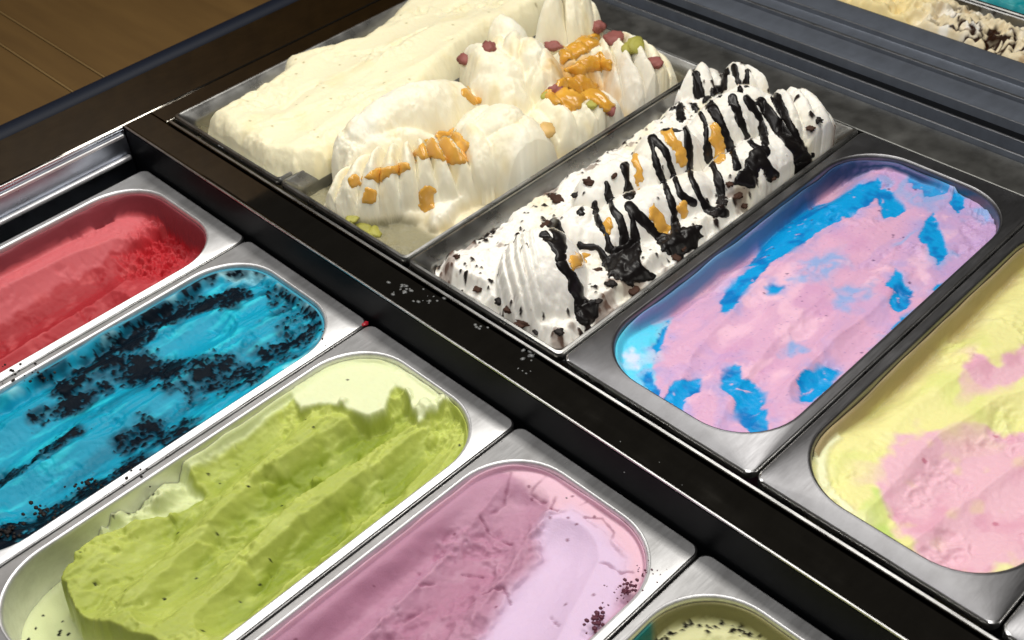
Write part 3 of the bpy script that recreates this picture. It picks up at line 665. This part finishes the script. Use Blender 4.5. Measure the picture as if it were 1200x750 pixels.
def g_heap(bumps, base, X, Y, e, k=.0030):
    h = base
    for i, bb in enumerate(bumps):
        hb, _ = bump(X, Y, *bb[:5], seed=60 + i * 3, **(bb[5] if len(bb) > 5 else {})); h = smax(h, hb, k)
    tm = sst(.0, .35, fbm(X * 30, Y * 30, 3, 5))
    h = h + tm * .0042 * (ridged(X * 52, Y * 52, 4, 7) - .62) + .0010 * fbm(X * 120, Y * 120, 4, 8) + fine(X, Y, .0005, 320, 3)
    pr, pid = worley(X * 190, Y * 190, 12); h = h - .0012 * sst(.30, .10, pr) * (pid > .93)      # air holes
    return h
V_B = [((386, 182), (560, 102), ZR + .020, .058, .058, dict(warp=.005)), ((372, 230), (588, 190), ZR + .002, .060, .064, dict(ribs=20, amp=.50, pivot=(478, 150), warp=.002)),
       ((535, 148), (642, 194), ZR + .006, .084, .070, dict(ribs=3, amp=.10, curve=.3)), ((543, 66), (612, 116), ZR + .020, .052, .060, dict(warp=.006)), ((570, 56), (660, 100), ZR + .024, .048, .060, dict(ribs=4, amp=.16, skew=.2, warp=.006)),
       ((560, 40), (622, 62), ZR + .026, .040, .056), ((600, 100), (664, 112), ZR + .012, .044, .052, dict(ribs=4, amp=.2)), ((552, 96), (620, 128), ZR + .014, .046, .05),
       ((590, 28), (714, 4), ZR + .018, .075, .070, dict(ribs=18, amp=.5, pivot=(640, -60))), ((690, 60), (784, 114), ZR - .002, .082, .066, dict(ribs=26, amp=.40, pivot=(690, 30))),
       ((616, 158), (700, 126), ZR - .002, .064, .05, dict(ribs=4, amp=.2, warp=.006)), ((655, 152), (732, 126), ZR - .004, .052, .046, dict(ribs=6, amp=.24, skew=.2)), ((630, 112), (722, 58), ZR + .004, .062, .052, dict(ribs=7, amp=.3, warp=.007)),
       ((392, 198), (520, 160), ZR + .012, .026, .04, dict(warp=.005)), ((540, 146), (572, 200), ZR + .014, .03, .044)]
S_B = [((576, 330), (694, 318), ZR + .002, .094, .072, dict(ribs=13, amp=.13, curve=-.10, upto=.45, warp=.0015)), ((672, 308), (806, 234), ZR - .006, .060, .062, dict(warp=.005)), ((740, 274), (850, 216), ZR - .006, .050, .056, dict(warp=.005)),
       ((800, 250), (952, 168), ZR - .008, .060, .062, dict(ribs=5, amp=.12, warp=.005)), ((676, 246), (752, 196), ZR + .008, .044, .046, dict(warp=.005)), ((726, 222), (830, 156), ZR + .012, .054, .054, dict(ribs=4, amp=.12, warp=.004)),
       ((800, 180), (910, 116), ZR + .012, .060, .060, dict(ribs=5, amp=.16, skew=.15)), ((868, 166), (978, 138), ZR + .002, .088, .068, dict(ribs=22, amp=.2, pivot=(880, 90))), ((770, 112), (850, 96), ZR - .002, .060, .052, dict(ribs=4, amp=.2)),
       ((836, 108), (922, 100), ZR + .002, .060, .058, dict(ribs=5, amp=.2, skew=.2)), ((640, 290), (716, 262), ZR - .004, .05, .046, dict(warp=.006)), ((930, 160), (985, 150), ZR - .008, .05, .04, dict(warp=.006))]
def g_vanilla(X, Y, e):
    b = -.006 + .005 * fbm(X * 25, Y * 20, 3, 3)
    b = b - .040 * sst(.022, .004, e + .008 * fbm(X * 40, Y * 40, 3, 3)) - .014 * sst(.105, .085, Y + .012 * noise(X * 50, Y * 50, 4)) - .012 * sst(.36, .39, Y)
    b = np.maximum(b, -.020)
    h = np.maximum(g_heap(V_B, b, X, Y, e), -.06)
    C = S(241, 234, 209) * np.ones(X.shape + (3,)); C = cmix(C, S(230, 214, 166), sst(.05, .5, fbm(X * 40, Y * 40, 4, 2)) * .55); C = cmix(C, S(244, 240, 226), sst(.0, .4, fbm(X * 22, Y * 22, 3, 22)) * .6)
    p = at(730, 90, ZR + .02)[:2]; C = cmix(C, S(224, 219, 206), sst(.05, .02, np.hypot(X - p[0], Y - p[1])) * .8)
    p = at(682, 92, ZR + .02)[:2]; C = cmix(C, S(216, 168, 76), sst(.036, .012, np.hypot(X - p[0], (Y - p[1]) * .8) + .02 * fbm(X * 50, Y * 50, 4, 25)) * .85)
    C = cmix(C, S(206, 186, 130), sst(-.008, -.018, h) * .4); C = cmix(C, S(118, 114, 88), sst(-.010, -.018, h) * sst(.10, .085, Y) * .85)  # grey-green at the low front paints shade over melted pistachio
    return h, C
def g_stracc(X, Y, e):
    b = .002 + .005 * fbm(X * 22, Y * 16, 3, 13) + .0035 * (ridged(X * 60, Y * 50, 4, 6) - .5)
    near = sst(.16, .10, Y)
    b = b - .006 * near * sst(.0, .5, noise(X * 20, Y * 20, 3) + .3) - .012 * sst(.010, .001, e + .005 * fbm(X * 45, Y * 45, 3, 3)) - .006 * sst(.056, .048, Y + .006 * noise(X * 50, Y * 50, 4))
    h = g_heap(S_B, b, X, Y, e, .0035)
    hs = sst(.006, .016, h)
    C = S(240, 237, 229) * np.ones(X.shape + (3,)); C = cmix(C, S(232, 222, 186), sst(.0, .45, fbm(X * 30, Y * 25, 3, 2)) * .6 * sst(.08, .16, Y) * (1 - .6 * hs))
    f1, cid = worley(X * 150, Y * 150, 3); f2, cid2 = worley(X * 330, Y * 330, 8)
    ed = sst(.03, .01, e)
    kk = (.03 + .14 * sst(.0, .5, fbm(X * 30, Y * 30, 2, 55)) + .10 * ed) * (1 - .85 * hs)
    cr = np.maximum(sst(.42, .30, f1 + .15 * noise(X * 400, Y * 400, 2)) * (cid < kk * .75), sst(.5, .3, f2) * (cid2 < kk * .5))
    C = cmix(C, S(40, 32, 30), cr); C = cmix(C, S(176, 158, 140), sst(.75, .95, ridged(X * 55, Y * 40, 3, 61)) * .5 * (1 - hs))
    C = cmix(C, S(120, 96, 84), sst(.45, .6, fbm(X * 48, Y * 30, 4, 62) + .35 * ed) * (1 - hs) * .7)
    return h + .0012 * cr, C

IX, IY, IR = .0098, .0163, .0468
gel_args = dict(res=.001)
def fpan(k): return (FX[k] + IX, FX[k] + P - IX, Y0 + IY, Y1 - IY, IR, 0.0)
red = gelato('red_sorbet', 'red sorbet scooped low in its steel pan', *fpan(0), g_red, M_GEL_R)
blue = gelato('blue_gelato', 'bright blue gelato streaked with black cookie crumbs', *fpan(1), g_blue, M_GEL_R)
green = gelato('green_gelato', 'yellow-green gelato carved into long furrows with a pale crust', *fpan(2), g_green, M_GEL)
pink = gelato('mauve_gelato', 'mauve berry gelato with a smooth lilac patch', *fpan(3), g_pink, M_GEL)
olive = gelato('olive_gelato', 'olive green gelato with dark crumbs round its edge, beside the mauve one', *fpan(4), g_olive, M_GEL, res=.0012)
def rpan(k): return (XR + k * P + .0108, XR + (k + 1) * P - .0108, RY0 + .0183, RY1 - .0183, .0465, ZR)
pb = gelato('pink_blue_gelato', 'pink gelato marbled with vivid blue patches', *rpan(3), g_pinkblue, M_GEL_S)
ps = gelato('pink_yellow_gelato', 'pale pink and lemon yellow gelato', *rpan(4), g_pastel, M_GEL_S)
def rtray(k): return (XR + k * P + .0135, XR + (k + 1) * P - .0135, RY0 + .0135, RY1 - .0135, .009, ZR)
cream = gelato('cream_gelato', 'plain cream coloured gelato slab heaped above its tray', XR + .004, XR + P + .012, RY0 + .008, RY1 - .008, .006, ZR, g_cream, M_GEL_S, skirt=.01)
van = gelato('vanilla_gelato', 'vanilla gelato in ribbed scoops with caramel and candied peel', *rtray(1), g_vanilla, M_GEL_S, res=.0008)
stracc = gelato('chocolate_striped_gelato', 'white gelato with cookie crumbs under black chocolate stripes', *rtray(2), g_stracc, M_GEL_S, res=.0008)

# ------------------------------------------------------------------ sauces and pieces laid on the surfaces
bpy.context.view_layer.update()
def bvh_of(objs):
    vv = []; ff = []; off = 0
    for o in objs:
        me = o.data; n = len(me.vertices); co = np.empty(n * 3, np.float32); me.vertices.foreach_get('co', co)
        co = co.reshape(-1, 3) + np.array(o.matrix_world.translation); vv += co.tolist()
        k = len(me.polygons); li = np.empty(len(me.loops), np.int32); me.loops.foreach_get('vertex_index', li); ff += (li.reshape(-1, 4) + off).tolist()
        off += n
    return BVHTree.FromPolygons(vv, ff)
B_V = bvh_of([van]); B_S = bvh_of([stracc])
CV = Vector(CAM)
def sauce(name, parent, bvh, sdf, bb, thick, mat, edge=3.0, step=1.5, maxe=.016, wob=2.0):
    xs = np.arange(bb[0], bb[2] + step, step); ys_ = np.arange(bb[1], bb[3] + step, step)
    XX, YY = np.meshgrid(xs, ys_); D = sdf(XX, YY) + wob * fbm(XX * .09, YY * .09, 3, thick * 1000) 
    org = Vector(parent.location); vid = {}; vs_ = []; fs = []
    for j in range(XX.shape[0]):
        for i in range(XX.shape[1]):
            if D[j, i] > step * 1.2: continue
            hit, nrm, _, _ = bvh.ray_cast(CV, Vector(ray(XX[j, i], YY[j, i])).normalized())
            if hit is None: continue
            if nrm.dot(CV - hit) < 0: nrm = -nrm
            k = min(max(-D[j, i] / edge, 0), 1); off = thick * math.sqrt(1 - (1 - k) ** 2) - (.0012 if D[j, i] > -.2 else 0)
            n2 = (nrm + Vector((0, 0, .6))).normalized()
            vid[j, i] = len(vs_); vs_.append(hit + n2 * off - org)
    for (j, i) in vid:
        q = [(j, i), (j, i + 1), (j + 1, i + 1), (j + 1, i)]
        if all(k in vid for k in q):
            f = [vid[k] for k in q]
            if max((vs_[f[a]] - vs_[f[(a + 1) % 4]]).length for a in range(4)) < maxe: fs.append(f)
    if not fs: return None
    adj = {}
    par = list(range(len(vs_)))
    def find(k):
        while par[k] != k: par[k] = par[par[k]]; k = par[k]
        return k
    for f in fs:
        for k in f[1:]: par[find(k)] = find(f[0])
    for f in fs: adj.setdefault(find(f[0]), []).append(f)
    for root, ff in adj.items():
        if len(ff) < 8: continue
        used_ = sorted({k for f in ff for k in f}); ix = {k: n for n, k in enumerate(used_)}
        me = bpy.data.meshes.new(name); me.from_pydata([tuple(vs_[k]) for k in used_], [], [[ix[k] for k in f] for f in ff]); me.update()
        bm = bmesh.new(); bm.from_mesh(me)
        for _ in range(2): bmesh.ops.smooth_vert(bm, verts=bm.verts, factor=.4, use_axis_x=True, use_axis_y=True, use_axis_z=True)
        bmesh.ops.recalc_face_normals(bm, faces=bm.faces)
        if sum(f.normal.z for f in bm.faces) < 0: bmesh.ops.reverse_faces(bm, faces=bm.faces)
        bm.to_mesh(me); bm.free()
        obj(name, me, mat, parent)
def stripe(parent, bvh, pts, w, mat=None, name='chocolate_stripe', thick=.0013):
    pts = np.array(pts, float); rs = np.random.RandomState(int(pts[0, 0] * 7 + pts[0, 1]) % 9999)
    # smooth and vary the width
    w = w * 1.45; t = np.linspace(0, len(pts) - 1, len(pts) * 6); P2 = np.stack([np.interp(t, range(len(pts)), pts[:, k]) for k in (0, 1)], 1)
    for _ in range(4): P2[1:-1] = (P2[:-2] + 2 * P2[1:-1] + P2[2:]) / 4
    ww = w * (.82 + .75 * np.interp(t, np.linspace(0, t[-1], 7), rs.rand(7) - .3) + .35 * (t / t[-1]) ** 4)
    def f(X, Y):
        d, tt, zz = dline(X, Y, P2, ww); return d - zz
    m = w * 1.6 + 3
    return sauce(name, parent, bvh, f, (P2[:, 0].min() - m, P2[:, 1].min() - m, P2[:, 0].max() + m, P2[:, 1].max() + m), thick, mat or M_CHOC, edge=max(w * .8, 2))
def pool(parent, bvh, pts, mat=None, name='chocolate_pool', thick=.0020, edge=4.0):
    pts = np.array(pts, float)
    return sauce(name, parent, bvh, lambda X, Y: sdpoly(X, Y, pts) - 2.2, (*(pts.min(0) - 8), *(pts.max(0) + 8)), thick, mat or M_CHOC, edge=edge, wob=7.0)
def c5(p): return [(680 + x / 2.883, 70 + y / 2.883) for x, y in p]
def c9(p): return [(500 + x / 3.75, 200 + y / 3.75) for x, y in p]
def c3(p): return [(380 + x / 3.75, 90 + y / 3.75) for x, y in p]
def c4(p): return [(520 + x / 4.168, 0 + y / 4.168) for x, y in p]
for p, w in (([(90, 415), (98, 470), (105, 500), (135, 540), (150, 600), (150, 640)], 3.4), ([(50, 485), (55, 540), (90, 590), (100, 640)], 2.8), ([(170, 500), (180, 560), (190, 640)], 3.2),
             ([(165, 495), (210, 540), (260, 590), (290, 605)], 3.8), ([(240, 265), (255, 350), (290, 430), (315, 500), (325, 590)], 3.6), ([(245, 265), (290, 310), (320, 400), (340, 460), (385, 485)], 3.6),
             ([(150, 360), (158, 410), (165, 450)], 3.6), ([(355, 230), (370, 300), (370, 390), (400, 450), (430, 510), (490, 520)], 3.2), ([(385, 155), (425, 210), (430, 330), (465, 390), (480, 480)], 3.2),
             ([(430, 140), (470, 200), (505, 290), (530, 360)], 3.8), ([(515, 130), (545, 220), (580, 290), (620, 310)], 3.6), ([(560, 130), (610, 200), (625, 280)], 3.2), ([(610, 140), (670, 230), (740, 310), (760, 370)], 5.4),
             ([(660, 130), (720, 240), (760, 330)], 4.0), ([(335, 155), (340, 195)], 4.4), ([(390, 50), (400, 110)], 4.0), ([(490, 30), (485, 100), (460, 110)], 3.6), ([(520, 25), (540, 100)], 2.8),
             ([(565, 40), (560, 85)], 2.4), ([(0, 630), (60, 635), (90, 680)], 3.0), ([(5, 500), (0, 515)], 3.0), ([(280, 160), (310, 158)], 2.6), ([(355, 235), (345, 240), (300, 236), (280, 240)], 1.4)):
    stripe(stracc, B_S, c5(p), w)
for p, w in (([(515, 280), (560, 325), (588, 380)], 3.4), ([(560, 240), (590, 300), (585, 345)], 5.0), ([(595, 415), (640, 470), (672, 560), (700, 640)], 6.0)):
    stripe(stracc, B_S, c9(p), w)
for p in ([(80, 670), (140, 630), (165, 600), (200, 630), (205, 690), (245, 738), (165, 760), (90, 725)], [(255, 620), (330, 585), (410, 562), (400, 620), (370, 650), (335, 668), (290, 640)],
          [(520, 415), (560, 370), (570, 310), (610, 305), (668, 392), (645, 412), (610, 360), (590, 432)], [(732, 350), (782, 330), (770, 405), (735, 395)]):
    pool(stracc, B_S, c5(p))
pool(stracc, B_S, c9([(660, 590), (735, 575), (755, 625), (715, 668), (672, 645)]))
for p in ([(225, 505), (250, 490), (300, 575), (285, 592), (262, 585)], [(275, 245), (310, 235), (335, 280), (358, 340), (340, 362), (320, 310)], [(440, 225), (470, 210), (492, 318), (470, 350), (450, 330)],
          [(178, 320), (192, 330), (210, 400), (195, 422)], [(330, 490), (350, 480), (360, 520), (340, 535)]):
    pool(stracc, B_S, c5(p), M_CARA, 'caramel_patch', .0014, 5)
pool(stracc, B_S, c9([(632, 402), (655, 365), (702, 368), (690, 405), (655, 432)]), M_CARA, 'caramel_patch', .0018, 5)
pool(stracc, B_S, c9([(770, 235), (800, 215), (815, 245), (790, 270)]), M_CARA, 'caramel_patch', .0014, 4)
for p in ([(400, 330), (470, 270), (560, 230), (590, 250), (630, 300), (620, 370), (570, 385), (500, 350), (420, 370)], [(170, 445), (260, 405), (370, 385), (380, 410), (290, 430), (220, 462)],
          [(100, 450), (140, 438), (155, 465), (125, 485)], [(168, 525), (190, 500), (228, 505), (215, 545), (180, 555)], [(425, 520), (450, 485), (485, 490), (475, 560), (445, 590), (425, 565)], [(600, 55), (630, 60), (690, 105), (660, 118), (620, 90)]):
    pool(van, B_V, c3(p), M_CARA, 'caramel_patch', .0018, 6)
for p in ([(560, 310), (590, 240), (680, 190), (745, 160), (755, 210), (700, 250), (620, 300)], [(600, 340), (680, 290), (760, 270), (820, 310), (810, 350), (740, 330), (650, 370)],
          [(490, 470), (560, 400), (640, 370), (720, 390), (770, 450), (830, 520), (800, 550), (740, 500), (690, 480), (640, 530), (560, 510)]):
    pool(van, B_V, c4(p), M_HONEY, 'candied_peel', .004, 8)

def lump(name, parent, bvh, px, r, mat, seed, flat=.7, jag=2.0):
    hit, nrm, _, _ = bvh.ray_cast(CV, Vector(ray(*px)).normalized())
    if hit is None: return
    rs = random.Random(seed); bm = bmesh.new(); bmesh.ops.create_icosphere(bm, subdivisions=3, radius=1)
    sx, sy = r * rs.uniform(.8, 1.3), r * rs.uniform(.7, 1.0); a = rs.uniform(0, 6.28)
    for v in bm.verts:
        k = 1 + .16 * float(fbm(np.array([v.co.x * 1.5 + seed]), np.array([v.co.y * 1.5 + v.co.z]), 3, seed)[0]) * jag
        x, y, z_ = v.co.x * sx * k, v.co.y * sy * k, v.co.z * r * flat * k
        v.co = Vector((x * math.cos(a) - y * math.sin(a), x * math.sin(a) + y * math.cos(a), z_)) + hit + Vector((0, 0, -r * flat * .25)) - (Vector(parent.location) if parent else Vector())
    me = bpy.data.meshes.new(name); bm.to_mesh(me); bm.free()
    return obj(name, me, mat, parent)
for i, (px, py, r) in enumerate(((572, 54, .007), (546, 68, .008), (647, 52, .008), (651, 104, .008), (715, 128, .007), (718, 44, .010), (768, 72, .007), (700, 30, .009), (752, 40, .006))):
    lump('nut', van, B_V, (px, py), r, M_NUTR, i, .6, 3.5)
for i, (px, py, r) in enumerate(((743, 52, .011), (640, 112, .006), (424, 266, .009), (438, 272, .007), (412, 256, .006), (694, 122, .006))):
    lump('nut', van, B_V, (px, py), r * .9, M_NUTG, 20 + i, .6, 3.5)
lump('hazelnut', van, B_V, (637, 152), .010, simple('hazelnut', tuple(S(216, 178, 110)), .45, .4, .1, 0, .3, 300, .2), 40, .6)

M_CHIP = simple('cookie_chip', tuple(S(66, 44, 34)), .7, .2, 0, 0, .6, 500, .4)
for i, (px, py, r) in enumerate(((700, 352, .004), (742, 340, .005), (790, 300, .005), (846, 236, .006), (864, 228, .005), (872, 240, .004), (836, 250, .005), (855, 215, .004), (640, 262, .004), (676, 228, .004), (652, 232, .006), (690, 212, .005), (586, 352, .005), (596, 362, .004),
                                  (612, 378, .005), (655, 388, .004), (560, 338, .004), (578, 372, .004), (628, 388, .003), (535, 300, .003), (700, 318, .005), (716, 332, .004), (905, 208, .004), (950, 150, .004), (958, 140, .004), (800, 290, .004), (720, 205, .003))):
    lump('cookie_chip', stracc, B_S, (px, py), r, M_CHIP if i % 3 else M_CRUMB, 60 + i, .45, 4.5)

# ------------------------------------------------------------------ row behind the track
def g_cookie(X, Y, e):
    h = -.002 + .010 * fbm(X * 30, Y * 30, 3, 3) + .012 * (ridged(X * 55, Y * 55, 3, 5) - .2) * sst(.0, .02, e) - .012 * sst(.010, .001, e)
    C = S(226, 212, 180) * np.ones(X.shape + (3,)); C = cmix(C, S(240, 236, 226), sst(.0, .4, fbm(X * 45, Y * 45, 3, 9)))
    sw = sst(.55, .68, ridged(X * 40 + 1.2 * fbm(X * 30, Y * 30, 3, 8), Y * 40, 2, 11)) * sst(.27, .31, X)
    C = cmix(C, S(150, 110, 50), sst(.25, .5, fbm(X * 60, Y * 60, 3, 14)) * .6); C = cmix(C, S(44, 24, 14), sw)
    C = cmix(C, S(236, 216, 156), sst(.30, .25, X + .01 * fbm(X * 50, Y * 50, 2, 2)) * .9)
    return h - .002 * sw, C
def g_teal(X, Y, e):
    h = .0 - .01 * sst(.008, .001, e) + .006 * fbm(X * 30, Y * 30, 3, 3) + .004 * ridged(X * 60, Y * 60, 3, 5)
    C = S(20, 140, 150) * np.ones(X.shape + (3,)); C = cmix(C, S(120, 200, 200), sst(.1, .5, fbm(X * 50, Y * 50, 3, 4)) * .5)
    return h, C
def btray(x0, x1, y0, y1, label):
    zb = ZR + .004; t = empty('gelato_tray', ((x0 + x1) / 2, (y0 + y1) / 2, zb - .06), label, 'tray', 'trays behind the track')
    cc = np.array(t.location)
    def L(i, rr, dz): return [tuple(np.array(p) - cc) for p in loop_rr(x0 + i, x1 - i, y0 + i, y1 - i, rr, zb + dz, 5)]
    loft('rim', [L(0, .005, -.006), L(0, .005, -.001), L(.001, .0045, 0), L(.0035, .004, 0), L(.0042, .004, -.001)], M_TRAY, t, cap=False)
    loft('basin', [L(.0042, .004, -.001), L(.012, .008, -.056), L(.014, .008, -.06)], M_TRAY, t)
btray(.10, .56, .5905, .672, 'steel tray behind the grooved track, under chocolate swirled gelato')
btray(.10, .56, .6735, .86, 'steel tray under the teal gelato, behind the chocolate swirled one')
gelato('swirled_gelato', 'cream gelato with chocolate swirls behind the grooved track', .106, .554, .5965, .666, .006, ZR + .004, g_cookie, M_GEL_S, res=.0014)
gelato('teal_gelato', 'teal gelato behind the chocolate swirled one', .106, .554, .6795, .854, .006, ZR + .004, g_teal, M_GEL_S, res=.002)
cbox('back_shelf', -.6, 1.1, .5895, 1.1, -.13, ZR - .0565, M_TRAY, bev=0)

# ------------------------------------------------------------------ crumbs, frost and drops on the metal
def scatter(name, label, cat, spots, mat, seed, flat=.5):
    rs = random.Random(seed); bm = bmesh.new()
    for (px, py, z, spread, n, r0, r1) in spots:
        for _ in range(n):
            p = at(px + rs.gauss(0, spread[0]), py + rs.gauss(0, spread[1]), z); r = rs.uniform(r0, r1)
            g = bmesh.ops.create_icosphere(bm, subdivisions=1, radius=r); a = rs.uniform(.6, 1.5)
            for v in g['verts']: v.co = Vector((v.co.x * a * rs.uniform(.8, 1.2), v.co.y * rs.uniform(.8, 1.2), v.co.z * flat)) + Vector(p) + Vector((0, 0, r * flat * .6))
    me = bpy.data.meshes.new(name); bm.to_mesh(me); bm.free()
    o = obj(name, me, mat); o['label'] = label; o['category'] = cat; o['kind'] = 'stuff'
    return o
scatter('berry_crumbs', 'dark berry crumbs spilled on the rim of the mauve gelato pan', 'crumbs', [(735, 690, 0, (7, 5), 34, .0005, .0015), (700, 728, 0, (5, 5), 30, .0006, .0018), (760, 668, 0, (8, 6), 16, .0004, .0009), (722, 700, 0, (12, 10), 14, .0004, .0008)],
        simple('berry_crumb', tuple(S(88, 30, 52)), .6), 3)
scatter('cookie_crumbs', 'black cookie crumbs on the rim of the blue gelato pan', 'crumbs', [(56, 598, -.004, (14, 4), 26, .0006, .0018), (106, 570, -.004, (14, 4), 26, .0006, .0018), (14, 622, -.004, (10, 4), 26, .0006, .002), (30, 440, 0, (16, 8), 26, .0005, .0014), (378, 395, 0, (4, 8), 8, .0004, .0008), (150, 555, 0, (12, 6), 14, .0005, .0012)], M_CRUMB, 4, .7)
scatter('frost', 'whitish frost specks and melted drops on the dark divider', 'frost', [(472, 338, ZF, (14, 6), 16, .0004, .0020), (500, 352, ZF, (10, 4), 10, .0005, .0020), (563, 383, ZF, (5, 3), 6, .0004, .0018), (622, 416, ZF, (9, 5), 9, .0004, .0024), (612, 436, ZF, (5, 3), 4, .0004, .0012), (760, 520, ZF, (80, 50), 14, .0003, .0006), (260, 172, ZF + .004, (2, 1), 3, .001, .002)], M_ICE, 5, .15)
rd = lump('sorbet_drop', None, BVHTree.FromPolygons([(-1, -1, 0), (1, -1, 0), (1, 1, 0), (-1, 1, 0)], [(0, 1, 2, 3)]), (428, 379), .0026, M_REDDROP, 77, .6)
tag(rd, 'small red sorbet drop on the pan rims beside the divider', 'drop')
